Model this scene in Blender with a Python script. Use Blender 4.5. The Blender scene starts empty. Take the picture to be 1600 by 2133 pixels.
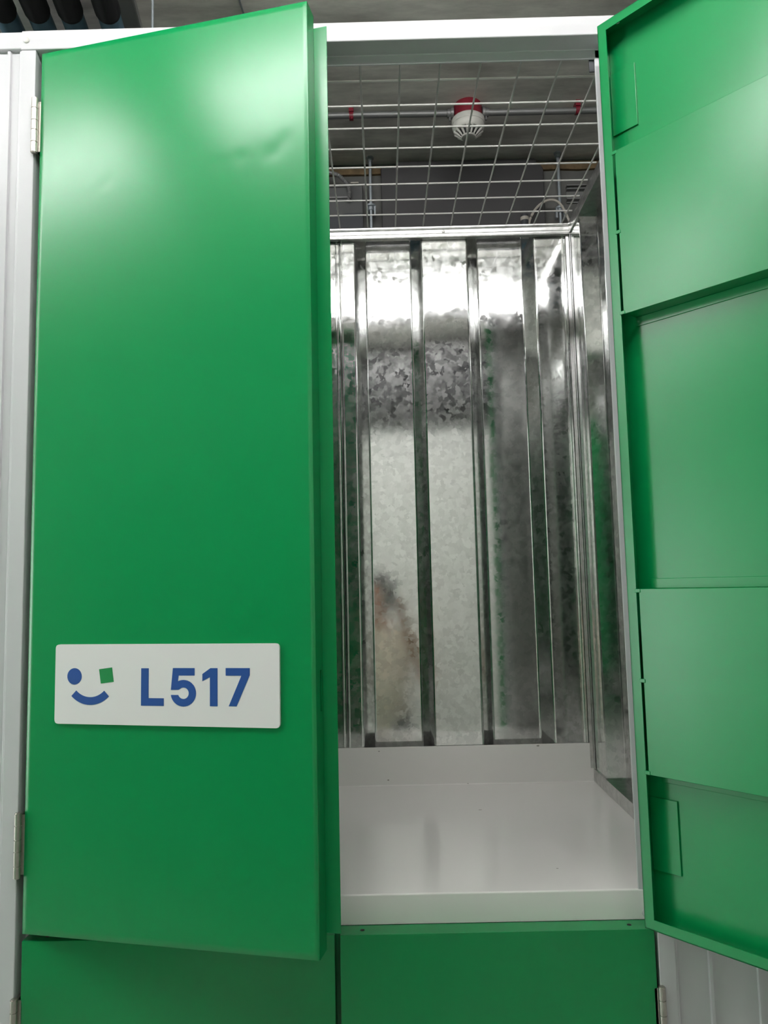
import bpy, bmesh, math, random
from mathutils import Vector, Matrix
random.seed(7)
S = bpy.context.scene
COL = S.collection

# ------------------------------------------------------------------ camera
ZC = 1.65                      # lens height above the aisle floor; all z below are relative to it
FPX, PITCH, YAW, ROLL = 1558.69, 0.09569, -0.00571, -0.02256
cam_d = bpy.data.cameras.new('camera'); cam = bpy.data.objects.new('camera', cam_d); COL.objects.link(cam)
fw = Vector((math.sin(YAW)*math.cos(PITCH), math.cos(YAW)*math.cos(PITCH), math.sin(PITCH)))
r0 = Vector((math.cos(YAW), -math.sin(YAW), 0)); u0 = r0.cross(fw)
rr = r0*math.cos(ROLL)+u0*math.sin(ROLL); uu = u0*math.cos(ROLL)-r0*math.sin(ROLL)
M = Matrix((( rr.x, uu.x, -fw.x), (rr.y, uu.y, -fw.y), (rr.z, uu.z, -fw.z))).to_4x4()
M.translation = Vector((0.0968, -1.25, ZC))
cam.matrix_world = M
cam_d.sensor_fit = 'HORIZONTAL'; cam_d.sensor_width = 36; cam_d.lens = FPX/1600*36
cam_d.clip_start = 0.01
S.camera = cam
# ------------------------------------------------------------------ world, exposure
w = bpy.data.worlds.new('world'); S.world = w; w.use_nodes = True
w.node_tree.nodes['Background'].inputs[0].default_value = (0.6, 0.62, 0.65, 1)
w.node_tree.nodes['Background'].inputs[1].default_value = 0.0
S.view_settings.view_transform = 'Standard'; S.view_settings.look = 'None'
S.view_settings.exposure = 0.27; S.view_settings.gamma = 1; S.view_settings.use_curve_mapping = False
LAMP_STRENGTH = 38.0
WINDOW_STRENGTH = 6.0
LAMP_COLOUR = (1.0, 0.985, 0.975, 1)

# ------------------------------------------------------------------ materials
def newmat(name):
    m = bpy.data.materials.new(name); m.use_nodes = True
    return m, m.node_tree, m.node_tree.nodes['Principled BSDF']
def mat(name, base, rough=0.5, metal=0.0, spec=0.5, bump=0.0, bscale=200, vary=0.0, vscale=4, coat=0.0):
    m, nt, p = newmat(name)
    p.inputs['Base Color'].default_value = (*base, 1); p.inputs['Roughness'].default_value = rough
    p.inputs['Metallic'].default_value = metal; p.inputs['Specular IOR Level'].default_value = spec
    p.inputs['Coat Weight'].default_value = coat
    tc = nt.nodes.new('ShaderNodeTexCoord')
    if bump:
        n = nt.nodes.new('ShaderNodeTexNoise'); n.inputs['Scale'].default_value = bscale; n.inputs['Detail'].default_value = 2
        b = nt.nodes.new('ShaderNodeBump'); b.inputs['Strength'].default_value = bump; b.inputs['Distance'].default_value = 0.001
        nt.links.new(tc.outputs['Object'], n.inputs['Vector']); nt.links.new(n.outputs['Fac'], b.inputs['Height']); nt.links.new(b.outputs['Normal'], p.inputs['Normal'])
    if vary:
        n = nt.nodes.new('ShaderNodeTexNoise'); n.inputs['Scale'].default_value = vscale; n.inputs['Detail'].default_value = 6; n.inputs['Roughness'].default_value = 0.65
        mx = nt.nodes.new('ShaderNodeMix'); mx.data_type = 'RGBA'
        mx.inputs['A'].default_value = (*[c*(1-vary) for c in base], 1); mx.inputs['B'].default_value = (*[min(1, c*(1+vary)) for c in base], 1)
        nt.links.new(tc.outputs['Object'], n.inputs['Vector']); mr = nt.nodes.new('ShaderNodeMapRange'); mr.inputs['From Min'].default_value = .32; mr.inputs['From Max'].default_value = .68
        nt.links.new(n.outputs['Fac'], mr.inputs['Value']); nt.links.new(mr.outputs[0], mx.inputs['Factor']); nt.links.new(mx.outputs['Result'], p.inputs['Base Color'])
    return m
def galv(name, base=(0.72, 0.73, 0.72), sharp=0.085, hazy=0.27, haze=0.15, scale=82, tilt=0.005):
    """hot-dip galvanised sheet: mirror-like with a feathery spangle that tilts and dulls the reflection grain by grain"""
    m, nt, p = newmat(name); L = nt.links.new; N = nt.nodes.new
    tc = N('ShaderNodeTexCoord')
    nz = N('ShaderNodeTexNoise'); nz.inputs['Scale'].default_value = scale*1.4; nz.inputs['Detail'].default_value = 2
    L(tc.outputs['Object'], nz.inputs['Vector'])
    sub = N('ShaderNodeVectorMath'); sub.operation = 'SUBTRACT'; sub.inputs[1].default_value = (0.5, 0.5, 0.5); L(nz.outputs['Color'], sub.inputs[0])
    scl = N('ShaderNodeVectorMath'); scl.operation = 'SCALE'; scl.inputs['Scale'].default_value = 0.020; L(sub.outputs[0], scl.inputs[0])
    add = N('ShaderNodeVectorMath'); add.operation = 'ADD'; L(tc.outputs['Object'], add.inputs[0]); L(scl.outputs[0], add.inputs[1])
    vo = N('ShaderNodeTexVoronoi'); vo.inputs['Scale'].default_value = scale; L(add.outputs[0], vo.inputs['Vector'])
    s2 = N('ShaderNodeVectorMath'); s2.operation = 'SUBTRACT'; s2.inputs[1].default_value = (0.5, 0.5, 0.5); L(vo.outputs['Color'], s2.inputs[0])
    s3 = N('ShaderNodeVectorMath'); s3.operation = 'SCALE'; s3.inputs['Scale'].default_value = tilt; L(s2.outputs[0], s3.inputs[0])
    big = N('ShaderNodeTexNoise'); big.inputs['Scale'].default_value = 3.0; L(tc.outputs['Object'], big.inputs['Vector'])
    b1 = N('ShaderNodeVectorMath'); b1.operation = 'SUBTRACT'; b1.inputs[1].default_value = (0.5, 0.5, 0.5); L(big.outputs['Color'], b1.inputs[0])
    b2 = N('ShaderNodeVectorMath'); b2.operation = 'SCALE'; b2.inputs['Scale'].default_value = 0.012; L(b1.outputs[0], b2.inputs[0])
    ge = N('ShaderNodeNewGeometry')
    a2 = N('ShaderNodeVectorMath'); a2.operation = 'ADD'; L(ge.outputs['Normal'], a2.inputs[0]); L(s3.outputs[0], a2.inputs[1])
    a3 = N('ShaderNodeVectorMath'); a3.operation = 'ADD'; L(a2.outputs[0], a3.inputs[0]); L(b2.outputs[0], a3.inputs[1])
    nn = N('ShaderNodeVectorMath'); nn.operation = 'NORMALIZE'; L(a3.outputs[0], nn.inputs[0])
    sep = N('ShaderNodeSeparateColor'); L(vo.outputs['Color'], sep.inputs[0])
    mr = N('ShaderNodeMapRange'); mr.inputs['To Min'].default_value = 0.88; mr.inputs['To Max'].default_value = 1.10; L(sep.outputs[0], mr.inputs['Value'])
    cm = N('ShaderNodeVectorMath'); cm.operation = 'SCALE'; cm.inputs[0].default_value = base; L(mr.outputs[0], cm.inputs['Scale'])
    rg = N('ShaderNodeMapRange'); rg.inputs['To Min'].default_value = sharp*0.75; rg.inputs['To Max'].default_value = sharp*1.35; L(sep.outputs[1], rg.inputs['Value'])
    p.inputs['Metallic'].default_value = 1; L(cm.outputs[0], p.inputs['Base Color']); L(rg.outputs[0], p.inputs['Roughness']); L(nn.outputs[0], p.inputs['Normal'])
    p2 = N('ShaderNodeBsdfPrincipled'); p2.inputs['Metallic'].default_value = 1; p2.inputs['Roughness'].default_value = hazy
    L(cm.outputs[0], p2.inputs['Base Color']); L(nn.outputs[0], p2.inputs['Normal'])
    ms = N('ShaderNodeMixShader'); hr = N('ShaderNodeMapRange'); hr.inputs['To Min'].default_value = haze*0.0; hr.inputs['To Max'].default_value = haze*2.3; L(sep.outputs[2], hr.inputs['Value']); L(hr.outputs[0], ms.inputs[0])
    L(p.outputs[0], ms.inputs[1]); L(p2.outputs[0], ms.inputs[2]); L(ms.outputs[0], nt.nodes['Material Output'].inputs['Surface'])
    return m
def emit(name, col, s):
    m, nt, p = newmat(name)
    p.inputs['Base Color'].default_value = (0.9, 0.9, 0.9, 1); p.inputs['Emission Color'].default_value = col; p.inputs['Emission Strength'].default_value = s
    return m

G = mat('green_powder_coat', (0.0004, 0.225, 0.060), 0.27, spec=0.55, bump=0.05, bscale=900)
WH = mat('white_enamel', (0.585, 0.58, 0.60), 0.32, bump=0.03, bscale=500)
GZ = galv('galvanised_sheet')
GR = mat('galvanised_rail', (0.62, 0.62, 0.61), 0.30, 1.0, bump=0.15, bscale=120, vary=0.15, vscale=60)
WIRE = mat('zinc_wire', (0.75, 0.74, 0.72), 0.36, 0.55)
STEEL = mat('nickel_hinge', (0.50, 0.47, 0.43), 0.38, 1.0, vary=0.1, vscale=60)
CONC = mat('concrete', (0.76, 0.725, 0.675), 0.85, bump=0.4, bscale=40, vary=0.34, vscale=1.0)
_n = CONC.node_tree; _t = [q for q in _n.nodes if q.type == 'TEX_NOISE'][-1]
_m = _n.nodes.new('ShaderNodeMapping'); _m.inputs['Scale'].default_value = (3.0, 11.0, 3.0)
_n.links.new([q for q in _n.nodes if q.type == 'TEX_COORD'][0].outputs['Object'], _m.inputs[0]); _n.links.new(_m.outputs[0], _t.inputs['Vector'])
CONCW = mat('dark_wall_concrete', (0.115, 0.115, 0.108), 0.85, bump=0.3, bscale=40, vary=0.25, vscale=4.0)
FLOOR = mat('aisle_floor_paint', (0.60, 0.60, 0.575), 0.35, vary=0.08)
PLATE = mat('sign_plate_plastic', (0.74, 0.72, 0.725), 0.4)
BLUE = mat('sign_blue', (0.012, 0.062, 0.27), 0.45)
SGREEN = mat('sign_green', (0.002, 0.205, 0.05), 0.45)
BLACK = mat('dark_void', (0.004, 0.005, 0.004), 0.8)
LAMP = emit('lamp_diffuser', LAMP_COLOUR, LAMP_STRENGTH)
LAMPH = mat('lamp_housing', (0.8, 0.8, 0.8), 0.5)
RED = mat('red_enamel', (0.20, 0.010, 0.024), 0.4)
DETW = mat('detector_white', (0.58, 0.57, 0.53), 0.4)
DETD = mat('detector_slot_dark', (0.02, 0.02, 0.02), 0.7)
COND = mat('steel_conduit', (0.26, 0.26, 0.26), 0.5, 0.6)
FOAM = mat('joint_foam', (0.14, 0.095, 0.048), 0.9, vary=0.5, vscale=25)
UNIT = mat('grey_unit_paint', (0.045, 0.0435, 0.045), 0.5, vary=0.1)
ROD = mat('galvanised_rod', (0.40, 0.44, 0.47), 0.45, 0.8)
CABLE = mat('cream_cable', (0.42, 0.39, 0.34), 0.5)
PBLUE = mat('blue_pipe', (0.085, 0.17, 0.23), 0.45, vary=0.2, vscale=20)
PBLK = mat('black_insulation', (0.012, 0.012, 0.014), 0.85, bump=0.4, bscale=300)
DARKBOX = mat('dark_box_paint', (0.035, 0.038, 0.045), 0.5)

# ------------------------------------------------------------------ mesh helpers
class B:
    def __init__(s): s.bm = bmesh.new()
    def box(s, x0, x1, y0, y1, z0, z1, mi=0):
        v = [s.bm.verts.new((x, y, z)) for x in (x0, x1) for y in (y0, y1) for z in (z0, z1)]
        for f in ((0,1,3,2), (4,6,7,5), (0,4,5,1), (2,3,7,6), (0,2,6,4), (1,5,7,3)):
            s.bm.faces.new([v[i] for i in f]).material_index = mi
        return s
    def prism(s, pts, axis, a, b, mi=0):
        """pts: 2D outline; axis 'z': (x,y) swept in z; 'y': (x,z) swept in y; 'x': (y,z) swept in x"""
        def P(q, t): return {'z': (q[0], q[1], t), 'y': (q[0], t, q[1]), 'x': (t, q[0], q[1])}[axis]
        A = [s.bm.verts.new(P(q, a)) for q in pts]; C = [s.bm.verts.new(P(q, b)) for q in pts]; n = len(pts)
        fs = [s.bm.faces.new(A), s.bm.faces.new(C[::-1])]
        for i in range(n): fs.append(s.bm.faces.new((A[i], C[i], C[(i+1) % n], A[(i+1) % n])))
        for f in fs: f.material_index = mi
        return s
    def sheet(s, pts, z0, z1, axis='z', mi=0):
        def P(q, t): return {'z': (q[0], q[1], t), 'y': (q[0], t, q[1]), 'x': (t, q[0], q[1])}[axis]
        A = [s.bm.verts.new(P(q, z0)) for q in pts]; C = [s.bm.verts.new(P(q, z1)) for q in pts]
        for i in range(len(pts)-1): s.bm.faces.new((A[i], A[i+1], C[i+1], C[i])).material_index = mi
        return s
    def tube(s, path, r, seg=12, caps=True, mi=0):
        path = [Vector(p) for p in path]; rings = []
        for i, p in enumerate(path):
            t = (path[min(i+1, len(path)-1)]-path[max(i-1, 0)]).normalized()
            up = Vector((0, 0, 1)) if abs(t.z) < 0.9 else Vector((1, 0, 0))
            a = t.cross(up).normalized(); b = a.cross(t)
            R_ = r[i] if isinstance(r, (list, tuple)) else r
            rings.append([s.bm.verts.new(p+a*math.cos(2*math.pi*k/seg)*R_+b*math.sin(2*math.pi*k/seg)*R_) for k in range(seg)])
        for q in range(len(rings)-1):
            for k in range(seg): s.bm.faces.new((rings[q][k], rings[q][(k+1) % seg], rings[q+1][(k+1) % seg], rings[q+1][k])).material_index = mi
        if caps: s.bm.faces.new(rings[0][::-1]).material_index = mi; s.bm.faces.new(rings[-1]).material_index = mi
        return s
    def lathe(s, prof, c, seg=32, mi=0):
        """prof: (radius, z) from top to bottom about a vertical axis at c"""
        rings = [[s.bm.verts.new((c[0]+r*math.cos(2*math.pi*k/seg), c[1]+r*math.sin(2*math.pi*k/seg), z)) for k in range(seg)] for r, z in prof]
        for q in range(len(rings)-1):
            for k in range(seg): s.bm.faces.new((rings[q][k], rings[q][(k+1) % seg], rings[q+1][(k+1) % seg], rings[q+1][k])).material_index = mi
        s.bm.faces.new(rings[0][::-1]).material_index = mi; s.bm.faces.new(rings[-1]).material_index = mi
        return s
ORG = {}
def finish(name, b, m, parent, off, bevel=0.0, solid=0.0, flat=False):
    bmesh.ops.recalc_face_normals(b.bm, faces=b.bm.faces) if not solid else None
    me = bpy.data.meshes.new(name); b.bm.to_mesh(me); b.bm.free()
    me.transform(Matrix.Translation(off))
    for q in (m if isinstance(m, (list, tuple)) else [m]): me.materials.append(q)
    if not flat:
        me.polygons.foreach_set('use_smooth', [True]*len(me.polygons)); me.set_sharp_from_angle(angle=math.radians(36))
    o = bpy.data.objects.new(name, me); COL.objects.link(o)
    if solid: md = o.modifiers.new('thickness', 'SOLIDIFY'); md.thickness = solid; md.offset = 0
    if bevel: md = o.modifiers.new('bevel', 'BEVEL'); md.width = bevel; md.segments = 2; md.limit_method = 'ANGLE'; md.harden_normals = False
    if not flat: md = o.modifiers.new('weighted', 'WEIGHTED_NORMAL'); md.weight = 100; md.keep_sharp = True
    if parent: o.parent = parent
    return o
def part(name, b, m, parent=None, **k):
    """mesh given in scene coordinates (z relative to the lens); parent is an unrotated empty or None"""
    o = Vector((0, 0, ZC)) - (ORG[parent.name] if parent else Vector((0, 0, 0)))
    return finish(name, b, m, parent, o, **k)
def sub(name, b, m, parent, **k):
    """mesh given in its parent's own coordinates"""
    return finish(name, b, m, parent, Vector((0, 0, 0)), **k)
def tag(o, label, cat, group=None, kind=None):
    o['label'] = label; o['category'] = cat
    if group: o['group'] = group
    if kind: o['kind'] = kind
    return o
def structure(o, label=None, cat=None):
    o['kind'] = 'structure'
    if label: o['label'] = label
    if cat: o['category'] = cat
    return o
def thing(name, label, cat, loc, group=None):
    o = bpy.data.objects.new(name, None); COL.objects.link(o); o.empty_display_size = 0.05
    o.location = (loc[0], loc[1], loc[2]+ZC); tag(o, label, cat, group); ORG[o.name] = Vector(o.location)
    return o
def roundpoly(pts, r, n=3, closed=False):
    out = []; N = len(pts)
    for i, p in enumerate(pts):
        if not closed and i in (0, N-1): out.append(p); continue
        a = Vector(pts[i-1]).to_2d(); q = Vector(p).to_2d(); c = Vector(pts[(i+1) % N]).to_2d()
        d1 = (a-q); d2 = (c-q); rr_ = min(r, d1.length*.45, d2.length*.45)
        s = q+d1.normalized()*rr_; e = q+d2.normalized()*rr_
        for k in range(n+1):
            t = k/n; v = s*(1-t)**2+q*2*t*(1-t)+e*t*t; out.append((v.x, v.y))
    return out

# ------------------------------------------------------------------ the room
FZ = -ZC; CZ = 1.45; YW = 1.22; OPP = -2.0
structure(part('floor', B().box(-7.1, 4.5, -2.8, YW+.2, FZ-.1, FZ), FLOOR), 'grey painted floor of the storage aisle', 'floor')
structure(part('ceiling', B().box(-7.1, 4.5, -2.8, YW+.2, CZ, CZ+.1), CONC), 'bare grey concrete ceiling slab above the lockers', 'ceiling')
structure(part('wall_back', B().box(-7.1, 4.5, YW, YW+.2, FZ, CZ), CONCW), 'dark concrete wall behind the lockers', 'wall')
WX = -7.0
structure(part('wall_left', B().box(WX-.1, WX, -2.8, -1.85, FZ, CZ).box(WX-.1, WX, -.15, YW+.2, FZ, CZ).box(WX-.1, WX, -1.85, -.15, 1.05, CZ), mat('end_wall_paint', (.7, .7, .68), .6)), 'pale wall at the far end of the aisle around a glazed door', 'wall')
wn = structure(part('window_1', B().box(WX-.06, WX-.02, -1.85, -1.80, FZ, 1.05).box(WX-.06, WX-.02, -.20, -.15, FZ, 1.05).box(WX-.06, WX-.02, -1.80, -.20, 1.0, 1.05).box(WX-.06, WX-.02, -1.80, -.20, FZ, FZ+.08), LAMPH), 'tall frosted glazed door bright with daylight at the aisle end', 'window')
ORG[wn.name] = Vector((0, 0, 0))
part('pane', B().box(WX-.045, WX-.035, -1.80, -.20, FZ+.08, 1.0), emit('frosted_daylight', (0.96, 0.98, 1.0, 1), WINDOW_STRENGTH), wn)
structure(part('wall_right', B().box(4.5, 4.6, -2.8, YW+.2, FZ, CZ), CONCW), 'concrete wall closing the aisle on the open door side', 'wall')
structure(part('wall_front', B().box(-7.1, 4.5, -2.9, -2.8, FZ, CZ), mat('dark_front_concrete', (.05, .05, .05), .9)), 'dark concrete wall behind the facing white lockers', 'wall')  # even dark tone, lowered so the gap above the facing lockers mirrors dark
foam = B()
xs = [-1.2+i*.06 for i in range(42)]
foam.prism([(x, CZ-.012-random.uniform(0, .006)) for x in xs]+[(x, CZ-.040-random.uniform(0, .004)) for x in xs[::-1]], 'y', YW-.012, YW)
structure(part('trim_1', foam, FOAM), 'rough ochre foam strip along the joint of wall and ceiling', 'trim')
# facing row of lockers, seen only mirrored in the galvanised sheets
fl = thing('facing_locker_row', 'long row of white lockers with green doors across the aisle', 'lockers', (-1.2, OPP-.3, FZ))
FC = mat('facing_cream_enamel', (0.80, 0.80, 0.76), 0.45)
part('carcass', B().box(-6.9, 4.4, OPP-.6, OPP, FZ, 1.0), FC, fl)
for i in range(78):
    x = -6.7+i*.14
    if not any(a-.03 < x < c+.02 for a, c in ((-6.1, -.72), (1.1, 2.2))): part('rib', B().box(x, x+.012, OPP, OPP+.006, FZ, .95), FC, fl)
for x0 in (-6.05, -4.98, -3.91, -2.84, -1.77, 1.12):
    for e in (0, .508):
        for z0, z1 in ((-.545, .955), (FZ+.06, -.556)): part('door', B().box(x0+e, x0+e+.5, OPP, OPP+.012, z0, z1), G, fl, bevel=.002)

# ------------------------------------------------------------------ ceiling lights over the aisle
LY, LZ = -.73, 1.325
for k in (-3, -2, -1, 0, 2):
    cx = .045+1.71*k
    t = thing('ceiling_light', 'long linear ceiling light hung along the middle of the aisle', 'ceiling light', (cx, LY, LZ-.03), 'linear lights over the aisle')
    part('housing', B().box(cx-.70, cx+.70, LY-.075, LY+.075, LZ+.031, LZ+.046), LAMPH, t)
    for e in (-1, 1): part('end_cap', B().box(min(cx+e*.70, cx+e*.715), max(cx+e*.70, cx+e*.715), LY-.04, LY+.04, LZ-.031, LZ+.046), LAMPH, t)
    part('diffuser', B().tube([(cx-.70, LY, LZ), (cx+.70, LY, LZ)], .030, 20), LAMP, t)
    for sx in (-.5, .5):
        part('suspension_rod', B().tube([(cx+sx, LY, LZ+.046), (cx+sx, LY, CZ)], .004, 8), ROD, t)
du = thing('dark_band_box', 'unseen dark box added under the ceiling above the facing lockers to darken their reflection', 'duct', (-1, -2.0, 1.06))  # unseen box added to keep the mirrored band above the facing lockers dark
for i in range(8):
    x0 = -6.8+i*1.4
    part('section', B().box(x0, x0+1.39, -2.42, -1.66, 1.06, 1.42), mat('dark_band_black', (.03, .03, .032), .7, spec=.2) if i == 0 else bpy.data.materials['dark_band_black'], du)

# ------------------------------------------------------------------ white steel frame round the lockers
PE = .515      # inner edge of the posts
fr = thing('locker_frame', 'white steel frame of posts and header around the green lockers', 'frame', (0, .02, FZ))
for s in (-1, 1):
    e = PE if s < 0 else .509
    X = lambda *a: [(s*p, q) for p, q in a]
    prof = roundpoly(X((e+.030, .002), (e+.026, .002), (e+.026, 0), (e, 0), (e, .036), (.493, .036), (.493, .040), (e+.030, .040)), .0015, 3, True)
    part('post', B().prism(prof, 'z', FZ, .9648), WH, fr)
hd = roundpoly([(0, 1.003), (0, .986), (-.0022, .9665), (-.001, .965), (.036, .965), (.036, .947), (.040, .947), (.040, 1.003)], .002, 3, True)
hb = part('header_beam', B().prism(hd, 'x', -.5405, 4.4), WH, fr)
hd2 = [(y+.0015 if y < .03 else y, z+(.003 if z < .97 else -.001)) for y, z in hd]
part('header_beam', B().prism(hd2, 'x', -6.8, -.535), WH, fr)
def screw(b, c, ax, r=.0045, h=.003):
    n = Vector(ax)
    b.tube([Vector(c)-n*.001, Vector(c)+n*h*.5, Vector(c)+n*h*.85, Vector(c)+n*h], [r, r, r*.8, r*.45], 16)
    return b
for s in (-1, 1): part('corner_bracket', B().box(min(s*.484, s*.515), max(s*.484, s*.515), .0405, .0425, .925, .966), DARKBOX, fr)
part('screw', screw(B(), (-.5315, -.0015, .983), (0, -1, 0), .0052), mat('white_screw', (.68, .67, .63), .45), fr)
part('screw', screw(B(), (.5045, .0365, -.545), (0, -1, 0), .0075, .004), WH, fr)
part('screw', screw(B(), (-.5045, .0365, -.545), (0, -1, 0), .0075, .004), WH, fr)

# white ribbed cladding either side
for s, lab in ((-1, 'white ribbed cladding panel beside the closed-hinge edge of the numbered door'), (1, 'grey-white ribbed cladding panel below the wide open green door')):
    e = PE+.026 if s < 0 else .509+.026
    pts = [(e, .008)]
    x = e+.020 if s < 0 else .5885
    EX = 6.8 if s < 0 else 4.4
    while x < EX-.1:
        pts += [(x, .008), (x+.001, .0035), (x+.0060, .0035), (x+.0072, .008)]; x += .0765
    pts += [(EX, .008), (EX, .014), (e, .014)]
    b = B().prism([(s*p, q) for p, q in pts], 'z', FZ, .968)
    tag(part('cladding_panel', b, WH), lab, 'wall panel')

# ------------------------------------------------------------------ upper locker
ZT, ZB, ZL = .9577, -.544, -.5555
ZF = -.508                      # locker floor
DB = .700                       # back of the floor tray
SX = .605                       # side walls
up = thing('storage_locker', 'upper storage locker, green doors open, galvanised inside with white floor tray', 'locker', (0, .035, ZL))
tray = roundpoly([(.0351, ZL-.0005), (.0351, ZF), (DB-.002, ZF), (DB-.002, -.413), (DB, -.413), (DB, ZF-.003), (.038, ZF-.003), (.038, ZL+.0002)], .003, 3, True)
TRAY = mat('white_tray_enamel', (0.74, 0.725, 0.71), 0.16, bump=0.02, bscale=300)
nt = TRAY.node_tree; p = nt.nodes['Principled BSDF']     # a few scuffs and specks on the tray
tc = nt.nodes.new('ShaderNodeTexCoord'); mp = nt.nodes.new('ShaderNodeMapping'); mp.inputs['Scale'].default_value = (9, 16, 16)
vo = nt.nodes.new('ShaderNodeTexVoronoi'); vo.inputs['Scale'].default_value = 1.0
ns = nt.nodes.new('ShaderNodeTexNoise'); ns.inputs['Scale'].default_value = 90
ad = nt.nodes.new('ShaderNodeMath'); ad.operation = 'MULTIPLY_ADD'; ad.inputs[1].default_value = .06
lt = nt.nodes.new('ShaderNodeMath'); lt.operation = 'LESS_THAN'; lt.inputs[1].default_value = .062
mx = nt.nodes.new('ShaderNodeMix'); mx.data_type = 'RGBA'; mx.inputs['A'].default_value = (.85, .83, .81, 1); mx.inputs['B'].default_value = (.40, .38, .35, 1)
nt.links.new(tc.outputs['Object'], mp.inputs[0]); nt.links.new(mp.outputs[0], vo.inputs['Vector']); nt.links.new(tc.outputs['Object'], ns.inputs['Vector'])
nt.links.new(ns.outputs['Fac'], ad.inputs[0]); nt.links.new(vo.outputs['Distance'], ad.inputs[2]); nt.links.new(ad.outputs[0], lt.inputs[0])
nt.links.new(lt.outputs[0], mx.inputs['Factor']); nt.links.new(mx.outputs['Result'], p.inputs['Base Color'])
part('floor_tray', B().prism(tray, 'x', -SX, SX), TRAY, up)

# corrugated galvanised back wall: two lapped sheets
def bead(x, y, s=1): return [(x-.0035, y), (x-.0012, y-.0022), (x+.0012, y-.0022), (x+.0035, y)]
near, far = DB+.004, DB+.034
def corr(x0, x1, beads):
    """trapezoid profile, pitch .305; near flats centred on .2645 + n*.305"""
    pts = []
    for n in range(-6, 6):
        c = .2645+n*.305
        for x, y in ((c-.061-.0305, far), (c-.061, near), (c+.061, near), (c+.061+.0305, far)): pts.append((x, y))
    pts = sorted(pts)
    def yat(x):
        for (a, ya), (b_, yb) in zip(pts, pts[1:]):
            if a <= x <= b_: return ya+(yb-ya)*(x-a)/(b_-a)
        return near
    mid = [q for q in pts if x0 < q[0] < x1]
    prof = roundpoly([(x0, yat(x0))]+mid+[(x1, yat(x1))], .004, 3)
    for bx in beads:
        i = next(k for k, q in enumerate(prof) if q[0] > bx); prof[i:i] = bead(bx, yat(bx))
    return prof
part('back_sheet', B().sheet(corr(-.022, SX-.004, (-.0155, .585)), ZF-.04, .953), GZ, up, solid=.0008)
pl = corr(-SX+.004, -.012, (-.0285, -.585)); pl = [(x, y+.0012) for x, y in pl]
part('back_sheet', B().sheet(pl, ZF-.04, .953), GZ, up, solid=.0008)
# side walls
for s in (-1, 1):
    prof = [(SX, DB+.002), (SX, .597), (SX+.036, .563), (SX+.036, .441), (SX, .407), (SX, .292), (SX+.036, .258), (SX+.036, .136), (SX, .102), (SX, .045)]
    prof = roundpoly(prof, .004, 3)
    part('side_sheet', B().sheet([(s*x, y) for x, y in prof], ZF-.03, .95), GZ, up, solid=.0008)
    part('floor_rail', B().prism([(s*(SX-.004), ZF+.0005), (s*(SX-.004), ZF+.032), (s*(SX+.045), ZF+.032), (s*(SX+.045), ZF+.030), (s*(SX-.002), ZF+.030), (s*(SX-.002), ZF+.0005)], 'y', .045, DB-.003), GR, up)
    part('top_rail', B().prism(roundpoly([(s*(SX-.004), .930), (s*(SX-.006), .945), (s*(SX-.004), .949), (s*(SX-.006), .957), (s*(SX+.040), .957), (s*(SX+.040), .930)], .001, 2, True), 'y', .045, DB-.003), GR, up)
    part('corner_trim', B().prism(roundpoly([(s*(SX-.012), DB), (s*(SX-.012), DB-.002), (s*(SX-.004), DB-.003), (s*(SX-.003), DB-.012), (s*(SX-.001), DB-.012), (s*(SX-.001), DB)], .001, 2, True), 'z', ZF+.033, .93), GR, up)
    part('inner_post', B().prism([(s*.517, .042), (s*.517, .085), (s*.519, .085), (s*.519, .044), (s*SX, .044), (s*SX, .042)], 'z', ZF+.001, .955), GR, up)
tr = roundpoly([(DB-.013, .957), (DB-.0128, .954), (DB-.0112, .9475), (DB-.0135, .9462), (DB-.0123, .9375), (DB-.0105, .9365), (DB-.0130, .9352), (DB-.0118, .927), (DB-.008, .926), (DB+.002, .926), (DB+.002, .957)], .0006, 2, True)
part('top_rail', B().prism(tr, 'x', -SX, SX), GR, up)
part('screw', screw(B(), (.2625, DB-.011, .942), (0, -1, -.2), .0045, .004), WIRE, up)

def hinge(z0, z1, x, y=-.003, parent=None, s=1):
    b = B(); n = 5; h = [.19, .22, .18, .22, .19]; z = z0
    for i in range(n):
        d = (z1-z0)*h[i]; b.tube([(x, y, z+.0006), (x, y, z+d-.0006)], .0058, 14); z += d
    b.tube([(x, y, z0-.0005), (x, y, z1+.0005)], .0046, 10)
    b.box(min(x, x+s*.010), max(x, x+s*.010), y+.004, y+.0062, z0+.004, z1-.004)
    b.box(min(x, x-s*.002), max(x, x-s*.002)+.002, y+.002, y+.034, z0+.004, z1-.004)
    return part('hinge', b, STEEL, parent)

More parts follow.
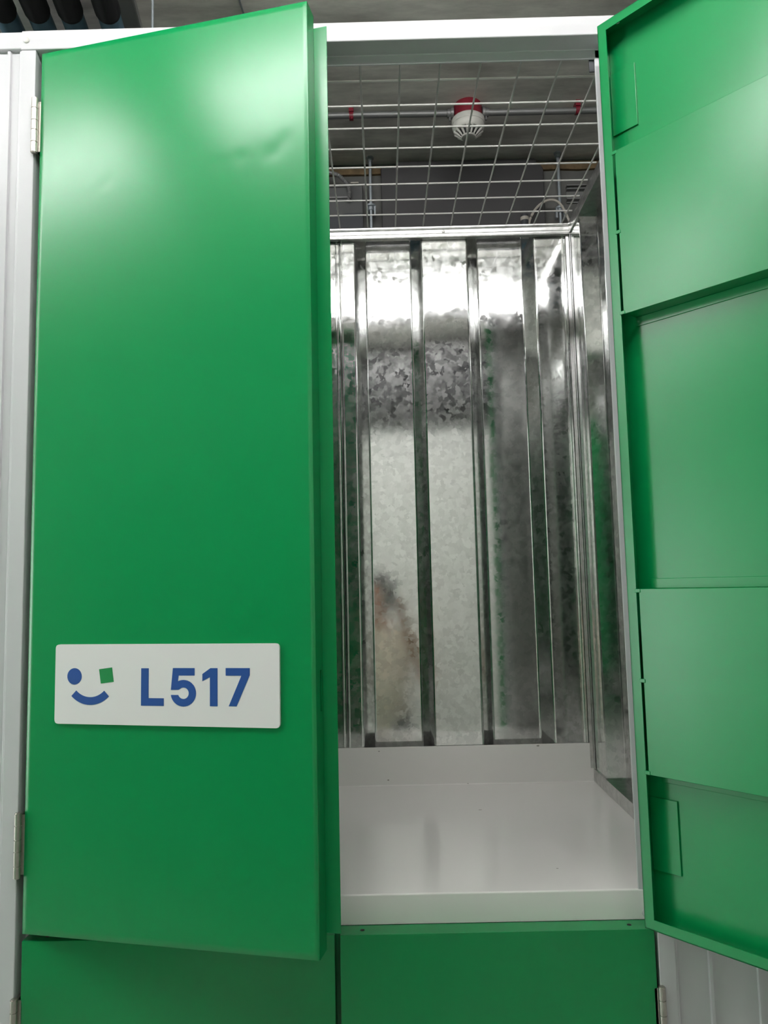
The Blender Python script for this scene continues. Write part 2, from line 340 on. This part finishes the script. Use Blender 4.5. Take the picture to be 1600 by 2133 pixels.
T = .035; LIP = .016
def door_mesh(wd, z0, z1, s, slot=None, dents=(), top_lip=True):
    """pan door in its own frame: hinge edge x=0, free edge x=s*wd, outer face y=0, folded edges to y=T with an inward lip"""
    b = B(); t = .0016
    def bx(x0, x1, *r): b.box(min(s*x0, s*x1), max(s*x0, s*x1), *r)
    NX, NZ = (64, 150) if dents else (1, 1)
    grid = [[None]*(NZ+1) for _ in range(NX+1)]
    for i in range(NX+1):
        for j in range(NZ+1):
            x = .0008+(wd-.0016)*i/NX; z = z0+.0008+(z1-z0-.0016)*j/NZ
            y = sum(a*math.exp(-(((x-dx)/rx)**2+((z-dz)/rz)**2)) for dx, dz, a, rx, rz in dents)
            grid[i][j] = b.bm.verts.new((s*x, y, z))
    for i in range(NX):
        for j in range(NZ): b.bm.faces.new((grid[i][j], grid[i+1][j], grid[i+1][j+1], grid[i][j+1]))
    # rounded front edge, folded edges
    def ring(inset, y): return [b.bm.verts.new(q) for q in ((s*inset, y, z0+inset), (s*(wd-inset), y, z0+inset), (s*(wd-inset), y, z1-inset), (s*inset, y, z1-inset))]
    prev = [grid[0][0], grid[NX][0], grid[NX][NZ], grid[0][NZ]]
    front = [[grid[i][0] for i in range(NX+1)], [grid[NX][j] for j in range(NZ+1)], [grid[i][NZ] for i in range(NX, -1, -1)], [grid[0][j] for j in range(NZ, -1, -1)]]
    ra = ring(.0002, .0003); rb = ring(0, .0018)
    for k in range(4):
        b.bm.faces.new(front[k]+[ra[(k+1) % 4], ra[k]])
        b.bm.faces.new((ra[k], ra[(k+1) % 4], rb[(k+1) % 4], rb[k]))
    bx(.0018, wd-.0018, .0012, .0024, z0+.0018, z1-.0018)            # inner face of the skin
    y0 = .0018
    bx(0, t, y0, T, z0, z1)                                          # hinge-side fold
    bx(t, wd-t, y0, T, z0, z0+t); bx(t, wd-t, y0, T, z1-t, z1)       # bottom and top folds
    if slot:
        a, c, ya, yb = slot
        bx(wd-t, wd, y0, T, z0, a); bx(wd-t, wd, y0, T, c, z1); bx(wd-t, wd, y0, ya, a, c); bx(wd-t, wd, yb, T, a, c)
    else: bx(wd-t, wd, y0, T, z0, z1)
    bx(0, LIP, T-t, T, z0, z1); bx(wd-LIP, wd, T-t, T, z0, z1)       # lips
    bx(LIP, wd-LIP, T-t, T, z0, z0+LIP); bx(LIP, wd-LIP, T-t, T, z1-LIP, z1)
    return b
def stiffener(door, wd, s, za, zc):
    b = B(); t = .0014; x0, x1 = .0205, wd-.0205
    def bx(x0, x1, *r): b.box(min(s*x0, s*x1), max(s*x0, s*x1), *r)
    bx(x0, x1, T-t, T, za, zc)
    bx(x0+.004, x1-.004, .0025, T-t, za, za+t); bx(x0+.004, x1-.004, .0025, T-t, zc-t, zc)
    bx(x0+.004, x1-.004, .0024, .0024+t, zc, zc+.016); bx(x0+.004, x1-.004, .0024, .0024+t, za-.016, za)
    for z in (za+.003, (za+zc)/2, zc-.003):
        for xa, xb in ((LIP-.002, x0+.003), (x1-.003, wd-LIP+.002)): bx(xa, xb, T-.002, T+.0012, z-.003, z+.003)
    return sub('stiffener', b, G, door, bevel=.0007)

# numbered door, standing ajar
WD = .4975
THL = math.radians(12.25)
dents = [(.379, .703, .0007, .011, .007), (.336, .701, .0008, .010, .006), (.133, .698, .0006, .007, .005), (.456, .722, .0009, .008, .007), (.437, .704, .0006, .016, .009), (.36, .715, -.0003, .05, .03), (.43, .74, -.0003, .05, .03)]
dl = sub('door', door_mesh(WD, ZB, ZT, 1, slot=(-.1915, -.1295, .0215, .0285), dents=dents), G, up)
dl['label'] = 'green door standing ajar with a white number plate'
dl.location = Vector((-.504, 0, ZC))-ORG[up.name]; dl.rotation_euler = (0, 0, -THL)
stiffener(dl, WD, 1, .435, .720); stiffener(dl, WD, 1, -.306, -.017)
sub('closing_strip', B().box(WD-.014, WD+.0225, T+.0002, T+.0018, -.520, .936), G, dl, bevel=.0006)
for za in (.766, -.459):
    sub('hinge_plate', B().box(.0025, .049, .0026, .0056, za, za+.112), G, dl, bevel=.0005)
# number plate with emblem and lettering, flat print on one board
b = B()
X0, X1, Z0, Z1 = .0545, .4410, -.2132, -.0868
def shape(pts, mi, y0=-.0046, y1=-.0039): b.prism(pts, 'y', y0, y1, mi)
b.prism(roundpoly([(X0, Z0), (X1, Z0), (X1, Z1), (X0, Z1)], .007, 5, True), 'y', -.0042, -.0002, 0)
def arc(cx, cz, r, a0, a1, n=20, rz=None): return [(cx+r*math.cos(math.radians(a0+(a1-a0)*i/n)), cz+(rz or r)*math.sin(math.radians(a0+(a1-a0)*i/n))) for i in range(n+1)]
shape(arc(.0901, -.1377, .0131, 0, 360-12, 30), 1)
shape([(.1345, -.1262), (.1576, -.1233), (.1609, -.1460), (.1379, -.1488)], 2)
sc = (.1188, -.1345)
shape(arc(*sc, .0482, 225.5, 314.5)+arc(*sc, .0359, 314.5, 225.5), 1)
shape([(.2093, -.1245), (.2224, -.1245), (.2224, -.1708), (.2488, -.1708), (.2488, -.1826), (.2093, -.1826)], 1)
fc = (.2822, -.1627)
shape([(.2642, -.1240), (.3012, -.1240), (.3012, -.1356), (.2741, -.1356), (.2729, -.1446)]+arc(*fc, .0215, 112, -172, 28, .0204)+[(.2724, -.1655)]+arc(*fc, .0092, -162, 142, 22, .0088)+[(.2722, -.1577), (.2609, -.1577)], 1)
shape([(.3278, -.1240), (.3397, -.1240), (.3397, -.1820), (.3270, -.1820), (.3270, -.1378), (.3143, -.1440), (.3143, -.1330)], 1)
shape([(.3532, -.1238), (.3930, -.1238), (.3930, -.1345), (.3712, -.1817), (.3582, -.1817), (.3792, -.1354), (.3532, -.1354)], 1)
npl = sub('number_plate', b, [PLATE, BLUE, SGREEN], dl, flat=True)
npl['label'] = 'white plate reading L517 beside a blue and green winking smile'

# plain door, swung wide open
THR = math.radians(132)
dr = sub('door', door_mesh(WD, ZB+.004, ZT, -1), G, up)
dr['label'] = 'green door swung wide open showing its ribbed inner face'
dr.location = Vector((.506, -.007, ZC))-ORG[up.name]; dr.rotation_euler = (0, 0, THR)
stiffener(dr, WD, -1, .435, .720); stiffener(dr, WD, -1, -.306, -.017)
for za in (.766, -.459):
    sub('hinge_plate', B().box(-.049, -.0025, .0026, .0056, za, za+.112), G, dr, bevel=.0005)
RIV = mat('pale_rivet', (.55, .62, .55), .4)
for z in (.92, .80, .76, -.34, -.40, -.46, ZB+.02): sub('rivet', B().tube([(-.0012, .026, z), (-.0035, .026, z)], .0022, 8), RIV, dr)
sub('rivet', B().tube([(-.03, .020, ZT-.0016), (-.03, .020, ZT-.003)], .004, 10), RIV, dr)
for z0 in (.769, -.457):
    hinge(z0, z0+.1015, -.5125, -.004, up, 1)
    hinge(z0, z0+.1015, .5105, -.004+.006, up, -1)

# ------------------------------------------------------------------ lower locker, doors shut
lo = thing('storage_locker', 'lower storage locker with both green doors shut', 'locker', (0, .035, FZ))
for s in (-1, 1):
    d = sub('door', door_mesh(.4995, FZ+.06, ZL, -s), G, lo)
    d.location = Vector((s*.504, 0, ZC))-ORG[lo.name]
    for x in (.4645, .0345): sub('drain_hole', B().tube([(-s*x, .0165, ZL-.001), (-s*x, .0165, ZL+.0002)], .0036, 16), BLACK, d)
    if s < 0: sub('closing_strip', B().box(.4995-.014, .4995+.022, T+.0002, T+.0018, FZ+.08, ZL-.003), G, d)
    for z0 in (-.742, FZ+.2): hinge(z0, z0+.1015, s*(.5125 if s < 0 else .5095), -.004, lo, -s)
part('side_panel', B().box(-SX-.002, -SX, .045, DB, FZ, ZL-.01), GZ, lo); part('side_panel', B().box(SX, SX+.002, .045, DB, FZ, ZL-.01), GZ, lo)
part('back_sheet', B().box(-SX, SX, DB, DB+.002, FZ, ZL-.01), GZ, lo); part('plinth', B().box(-.504, .504, .02, .04, FZ, FZ+.058), WH, lo)

# ------------------------------------------------------------------ welded mesh roof over the upper locker
ms = thing('mesh_roof', 'welded wire mesh roof laid over the open locker', 'wire mesh', (0, .37, .957))
PSI = .0064; mx0, my0, mz = .0628, .1058, .9606
cp, sp = math.cos(PSI), math.sin(PSI)
for i in range(-8, 8):
    b = B(); q = lambda j: (mx0+.075*(i*cp-j*sp), my0+.075*(j*cp+i*sp), mz)
    b.tube([q(-.75), q(8.15)], .0020, 8); part('wire', b, WIRE, ms)
for j in range(0, 8):
    b = B(); q = lambda i: (mx0+.075*(i*cp-j*sp), my0+.075*(j*cp+i*sp), mz+.0038)
    b.tube([q(-8.85), q(7.18)], .0020, 8); part('wire', b, WIRE, ms)

# ------------------------------------------------------------------ ceiling services
sd = thing('smoke_detector', 'white domed smoke detector on a red ceiling box', 'smoke detector', (.368, .912, 1.35))
c = (.368, .912)
part('back_box', B().lathe([(.041, CZ), (.043, CZ-.004), (.043, 1.404), (.041, 1.402)], c), RED, sd)
part('base', B().lathe([(.046, 1.406), (.050, 1.402), (.0505, 1.388), (.0495, 1.386)], c), DETW, sd)
part('head', B().lathe([(.0485, 1.387), (.049, 1.380), (.046, 1.370), (.041, 1.365)], c), DETW, sd)
part('chamber', B().lathe([(.036, 1.368), (.024, 1.350)], c), DETD, sd)
part('cap', B().lathe([(.022, 1.353), (.0235, 1.349), (.021, 1.346), (.012, 1.345)], c), DETW, sd)
for k in range(14):
    a = 2*math.pi*k/14; ca, sa = math.cos(a), math.sin(a)
    b = B().tube([(c[0]+.0425*ca, c[1]+.0425*sa, 1.3675), (c[0]+.034*ca, c[1]+.034*sa, 1.360), (c[0]+.022*ca, c[1]+.022*sa, 1.350)], [.0045, .0035, .0028], 8)
    part('rib', b, DETW, sd)
cd = thing('conduit', 'thin steel conduit running to the smoke detector along the ceiling', 'conduit', (.3, .912, 1.40))
for x0, x1, z0 in ((-.44, .3045, 1.426), (.4315, 2.0, 1.426)):
    xs = [x0+(x1-x0)*i/24 for i in range(25)]
    b = B().tube([(x, .912+.002*math.sin(x*7), z0+.003*math.sin(x*5+1)) for x in xs], .0095, 12)
    part('pipe', b, COND, cd)
for s in (-1, 1):
    part('gland', B().tube([(.368+s*.0435, .912, 1.426), (.368+s*.052, .912, 1.426), (.368+s*.053, .912, 1.426), (.368+s*.063, .912, 1.426)], [.017, .017, .013, .013], 12).tube([(.368+s*.055, .912, 1.418), (.368+s*.055, .912, 1.402)], .003, 8), COND, sd)
for x in (.012, .702):
    part('clip', B().box(x-.007, x+.007, .896, .928, 1.432, CZ).tube([(x-.006, .912, 1.426), (x+.006, .912, 1.426)], .0135, 14).tube([(x, .903, 1.418), (x, .903, 1.410)], .0025, 8), RED, cd)

un = thing('suspended_unit', 'flat dark grey suspended unit between two ceiling rods', 'duct', (.37, 1.18, .95))
part('body', B().prism(roundpoly([(.098, .95), (.655, .95), (.655, 1.405), (.640, 1.425), (.098, 1.425)], .008, 4, True), 'y', 1.192, 1.217), UNIT, un, bevel=.003)
part('top_flange', B().prism(roundpoly([(.15, 1.420), (.632, 1.420), (.625, 1.436), (.15, 1.436)], .004, 3, True), 'y', 1.186, 1.217), UNIT, un)
for rx, lab, zb in ((.702, 'galvanised threaded hanger rod with the cream cable looped at its clamp', 1.02), (.062, 'galvanised threaded hanger rod beside the flexible conduit', .98)):
    rd = thing('hanger_rod', lab, 'hanger rod', (rx, 1.178, zb))
    part('rod', B().tube([(rx, 1.178, CZ), (rx, 1.178, zb)], .0058, 10), ROD, rd)
    part('anchor', B().lathe([(.013, CZ), (.013, CZ-.007), (.010, CZ-.008), (.0095, CZ-.018)], (rx, 1.178), 6), ROD, rd)
    zc_ = 1.245 if rx > .5 else 1.27
    part('clamp', B().lathe([(.008, zc_+.012), (.017, zc_+.009), (.017, zc_+.003), (.010, zc_+.002), (.010, zc_-.010)], (rx, 1.178), 12).box(rx-.016, rx-.010, 1.17, 1.186, zc_-.03, zc_+.004).box(rx+.010, rx+.016, 1.17, 1.186, zc_-.03, zc_+.004), ROD, rd)
def bez(p, n=28):
    out = []
    for i in range(len(p)-1):
        a, q, c_, d = (Vector(p[max(i-1, 0)]), Vector(p[i]), Vector(p[i+1]), Vector(p[min(i+2, len(p)-1)]))
        for k in range(n):
            t = k/n; out.append(.5*((2*q)+(c_-a)*t+(2*a-5*q+4*c_-d)*t*t+(3*q-a-3*c_+d)*t**3))
    out.append(Vector(p[-1])); return out
tag(part('cable', B().tube(bez([(.590, 1.165, 1.15), (.595, 1.165, 1.205), (.622, 1.162, 1.25), (.660, 1.160, 1.272), (.695, 1.160, 1.262), (.722, 1.165, 1.215), (.745, 1.17, 1.15)], 10), .0042, 8), CABLE), 'cream cable looping past the hanger rod clamp', 'cable')
pg = thing('cable_plug', 'small black cable plug with a pale ring beside the cream cable', 'plug', (.578, 1.165, 1.15))
part('body', B().lathe([(.006, 1.226), (.013, 1.224), (.013, 1.150), (.010, 1.148)], (.578, 1.165), 14), DARKBOX, pg)
part('ring', B().lathe([(.0138, 1.216), (.0142, 1.214), (.0142, 1.206), (.0138, 1.204)], (.578, 1.165), 14), CABLE, pg)
ty = thing('cable_tray', 'short grey cable tray fixed to the dark wall near the mesh corner', 'cable tray', (.78, 1.2, 1.285))
for z in (1.343, 1.331, 1.295): part('rail', B().box(.733, .83, 1.195, 1.215, z-.002, z+.002), COND, ty)
part('back_plate', B().box(.735, .828, 1.214, 1.2195, 1.288, 1.345), mat('grey_plate', (.15, .155, .15), .6), ty)
ub = thing('wall_box', 'dark wall cabinet with a framed slot under the flexible conduit', 'cabinet', (-.12, 1.2, 1.2))
part('body', B().box(-.28, .035, 1.17, 1.22, 1.10, 1.352), mat('cabinet_grey', (.07, .072, .072), .5), ub, bevel=.002)
part('frame', B().box(-.28, -.012, 1.164, 1.17, 1.341, 1.346).box(-.28, -.012, 1.164, 1.17, 1.301, 1.306).box(-.016, -.012, 1.164, 1.17, 1.306, 1.341), COND, ub)
part('lower_panel', B().prism([(-.28, 1.10), (.034, 1.10), (.034, 1.248), (-.02, 1.247), (-.05, 1.239), (-.07, 1.234), (-.28, 1.234)], 'y', 1.165, 1.17), DARKBOX, ub)
part('label_strip', B().box(-.005, .022, 1.164, 1.17, 1.352, 1.356), CABLE, ub)
path = bez([(-.20, 1.16, 1.405), (-.12, 1.155, 1.395), (-.055, 1.150, 1.378), (-.028, 1.150, 1.357), (-.012, 1.150, 1.332), (-.008, 1.152, 1.305), (-.014, 1.158, 1.285)], 14)
b = B().tube(path, [.0072 if i % 2 else .0056 for i in range(len(path))], 10)
tag(part('flexible_conduit', b, COND), 'ribbed flexible metal conduit curving down to the wall cabinet', 'conduit')

# insulated pipes above the header, top corner
for k, (x, lab) in enumerate(((-.566, 'blue pipe with black insulation, nearest to the steel angle'), (-.656, 'blue pipe with black insulation, second from the steel angle'), (-.735, 'blue pipe with black insulation, third from the steel angle'), (-.815, 'blue pipe with black insulation, farthest from the steel angle'))):
    t = thing('insulated_pipe', lab, 'pipe', (x, .45, 1.35), 'insulated pipes under the ceiling')
    q = lambda y, z=1.395: (x+.012-(y-.43)*.14, y, z)
    part('pipe', B().tube([q(.36), q(1.215)], .0275, 20), PBLUE, t)
    part('insulation', B().tube([q(-.6), q(.432-.004*k), q(.436-.004*k), q(.442-.004*k)], [.0305, .0305, .0295, .0275], 24), PBLK, t)
an = thing('steel_angle', 'grey steel angle running beside the insulated pipes', 'angle', (-.50, .3, 1.41))
for x0, x1, z0 in ((-.497, -.493, 1.43), (-.545, -.497, 1.442)):
    b = B().box(x0, x1, .02, 1.2, z0, CZ)
    for v in b.bm.verts: v.co.x -= (v.co.y-.43)*.14
    part('leg', b, mat('angle_grey', (.26, .26, .25), .6), an)
tag(part('ceiling_rod', B().tube([(-.4025, .30, CZ), (-.4025, .30, 1.02)], .0028, 8), ROD), 'slim steel rod hanging from the ceiling behind the header', 'rod')
tag(part('ceiling_wire', B().tube([(-.2445, .43, CZ-.003), (-.2389, .56, CZ-.003), (-.232, .75, CZ-.003)], .0025, 8), ROD), 'thin grey wire stapled along the concrete ceiling', 'wire')

# ------------------------------------------------------------------ the person taking the picture, seen only mirrored in the back sheet
SKIN = mat('skin', (0.34, 0.18, 0.115), 0.5); SHIRT = mat('cream_shirt', (0.60, 0.53, 0.43), 0.8); JEANS = mat('dark_jeans', (0.03, 0.035, 0.06), 0.85)
HAIR = mat('dark_hair', (0.012, 0.010, 0.010), 0.55); SHOE = mat('dark_shoe', (0.02, 0.02, 0.02), 0.6)
pe = thing('person', 'person in a cream shirt and dark trousers holding up a phone', 'person', (.03, -1.66, FZ))
def skinmesh(name, nodes, edges, m, root, sub_=2):
    """nodes: name -> (x, y, z, rx, ry) joined by edges and grown into one continuous surface"""
    keys = list(nodes); me = bpy.data.meshes.new(name); off = Vector((0, 0, ZC))-ORG[pe.name]
    me.from_pydata([Vector(nodes[k][:3])+off for k in keys], [(keys.index(a), keys.index(c_)) for a, c_ in edges], [])
    o = bpy.data.objects.new(name, me); COL.objects.link(o); o.parent = pe
    sk = o.modifiers.new('skin', 'SKIN'); sk.use_smooth_shade = True
    for i, k in enumerate(keys):
        v = me.skin_vertices[0].data[i]; v.radius = (nodes[k][3], nodes[k][4]); v.use_root = (k == root)
    sb = o.modifiers.new('subdivision', 'SUBSURF'); sb.levels = sub_; sb.render_levels = sub_
    me.materials.append(m); return o
PX, PY = .03, -1.66
N = {'pelvis': (PX, PY, -.76, .095, .070), 'waist': (PX, PY, -.58, .095, .070), 'chest': (PX, PY, -.40, .125, .090), 'neck0': (PX, PY, -.27, .07, .06), 'neck': (PX, PY+.01, -.21, .048, .05),
     'jaw': (PX, PY+.035, -.145, .055, .068), 'head': (PX, PY+.025, -.06, .075, .092), 'crown': (PX, PY+.015, .025, .055, .068),
     'nose': (PX, PY+.128, -.085, .010, .012)}
E_ = [('pelvis', 'waist'), ('waist', 'chest'), ('chest', 'neck0'), ('neck0', 'neck'), ('neck', 'jaw'), ('jaw', 'head'), ('head', 'crown'), ('head', 'nose')]
SH = {}
for s, n in ((-1, 'l'), (1, 'r')):
    hx = .0968+s*.045
    N.update({n+'ear': (PX+s*.082, PY+.015, -.075, .010, .018), n+'sh': (PX+s*.185, PY, -.31, .055, .055), n+'el': (PX+s*.275, PY+.13, -.58, .042, .042), n+'fore': (PX+s*.17, PY+.26, -.32, .036, .036),
              n+'wr': (hx+s*.015, -1.315, -.165, .026, .026), n+'palm': (hx+s*.012, -1.296, -.115, .022, .030),
              n+'hip': (PX+s*.10, PY, -.82, .09, .09), n+'knee': (PX+s*.11, PY+.02, -1.22, .06, .062), n+'ank': (PX+s*.115, PY, -1.585, .042, .045), n+'toe': (PX+s*.13, PY+.14, -1.612, .036, .03)})
    E_ += [('head', n+'ear'), ('chest', n+'sh'), (n+'sh', n+'el'), (n+'el', n+'fore'), (n+'fore', n+'wr'), (n+'wr', n+'palm'), ('pelvis', n+'hip'), (n+'hip', n+'knee'), (n+'knee', n+'ank'), (n+'ank', n+'toe')]
    for k in range(4):                                   # fingers close round the long edge of the phone
        z = -.070-.021*k; L_ = (.95, 1.05, 1.0, .8)[k]; pv = n+'palm'
        for q, (dx, y, dz) in enumerate(((.022, -1.286, 0), (.024*1.0, -1.270, 0), (.012*L_, -1.259, 0))):
            kk = n+'f%d%d' % (k, q); N[kk] = (.0968+s*(.033+dx*.75), y, z+dz, .0085-.0005*q, .0085-.0005*q); E_.append((pv, kk)); pv = kk
    pv = n+'palm'
    for q, (dx, y, z) in enumerate(((.040, -1.300, -.085), (.026, -1.292, -.066), (.012, -1.288, -.052))):
        kk = n+'t%d' % q; N[kk] = (.0968+s*dx, y, z, .010-.0006*q, .010-.0006*q); E_.append((pv, kk)); pv = kk
skinmesh('body', N, E_, SKIN, 'pelvis')
C = {'hem': (PX, PY, -.93, .165, .130), 'waist': (PX, PY, -.66, .150, .116), 'chest': (PX, PY, -.40, .168, .125), 'coll': (PX, PY, -.265, .085, .078)}
CE = [('hem', 'waist'), ('waist', 'chest'), ('chest', 'coll')]
for s, n in ((-1, 'l'), (1, 'r')):
    C[n+'sh'] = (PX+s*.185, PY, -.31, .070, .070); C[n+'sl'] = (PX+s*.235, PY+.07, -.455, .062, .062); CE += [('chest', n+'sh'), (n+'sh', n+'sl')]
skinmesh('shirt', C, CE, SHIRT, 'hem')
C = {'belt': (PX, PY, -.70, .135, .105), 'seat': (PX, PY, -.80, .140, .112)}; CE = [('belt', 'seat')]
for s, n in ((-1, 'l'), (1, 'r')):
    C.update({n+'hip': (PX+s*.095, PY, -.86, .098, .10), n+'knee': (PX+s*.11, PY+.015, -1.22, .074, .076), n+'cuff': (PX+s*.115, PY, -1.56, .060, .064)}); CE += [('seat', n+'hip'), (n+'hip', n+'knee'), (n+'knee', n+'cuff')]
skinmesh('trousers', C, CE, JEANS, 'belt')
for s in (-1, 1):
    skinmesh('shoe', {'h': (PX+s*.115, PY-.03, -1.605, .044, .042), 'm': (PX+s*.12, PY+.06, -1.610, .046, .038), 't': (PX+s*.132, PY+.16, -1.618, .042, .030)}, [('h', 'm'), ('m', 't')], SHOE, 'm')
    part('eye', B().lathe([(.004, -.058), (.010, -.061), (.0125, -.066), (.010, -.071), (.004, -.074)], (PX+s*.027, PY+.098), 12), HAIR, pe)
b = B(); bmesh.ops.create_icosphere(b.bm, subdivisions=4, radius=1)
for v in b.bm.verts: v.co = Vector((PX+v.co.x*.080, PY+.016+v.co.y*.100, -.040+v.co.z*.098))
bmesh.ops.delete(b.bm, geom=[v for v in b.bm.verts if not (v.co.z > -.022 or (v.co.y < PY+.004 and v.co.z > -.115))], context='VERTS')
part('hair', b, HAIR, pe, solid=.012)
part('mouth', B().box(PX-.024, PX+.024, PY+.098, PY+.104, -.132, -.126), mat('lips', (.22, .07, .06), .5), pe, bevel=.002)
ph = thing('phone', 'dark slim phone held up in both hands by the person', 'phone', (.0968, -1.268, -.135))
part('body', B().prism(roundpoly([(.0968-.037, -.135), (.0968+.037, -.135), (.0968+.037, .018), (.0968-.037, .018)], .008, 4, True), 'y', -1.274, -1.2655), DARKBOX, ph)
part('screen', B().prism(roundpoly([(.0968-.034, -.131), (.0968+.034, -.131), (.0968+.034, .014), (.0968-.034, .014)], .006, 4, True), 'y', -1.2746, -1.2739), BLACK, ph)
part('lens', B().tube([(.0968, -1.266, 0), (.0968, -1.2635, 0)], .007, 16), DARKBOX, ph)
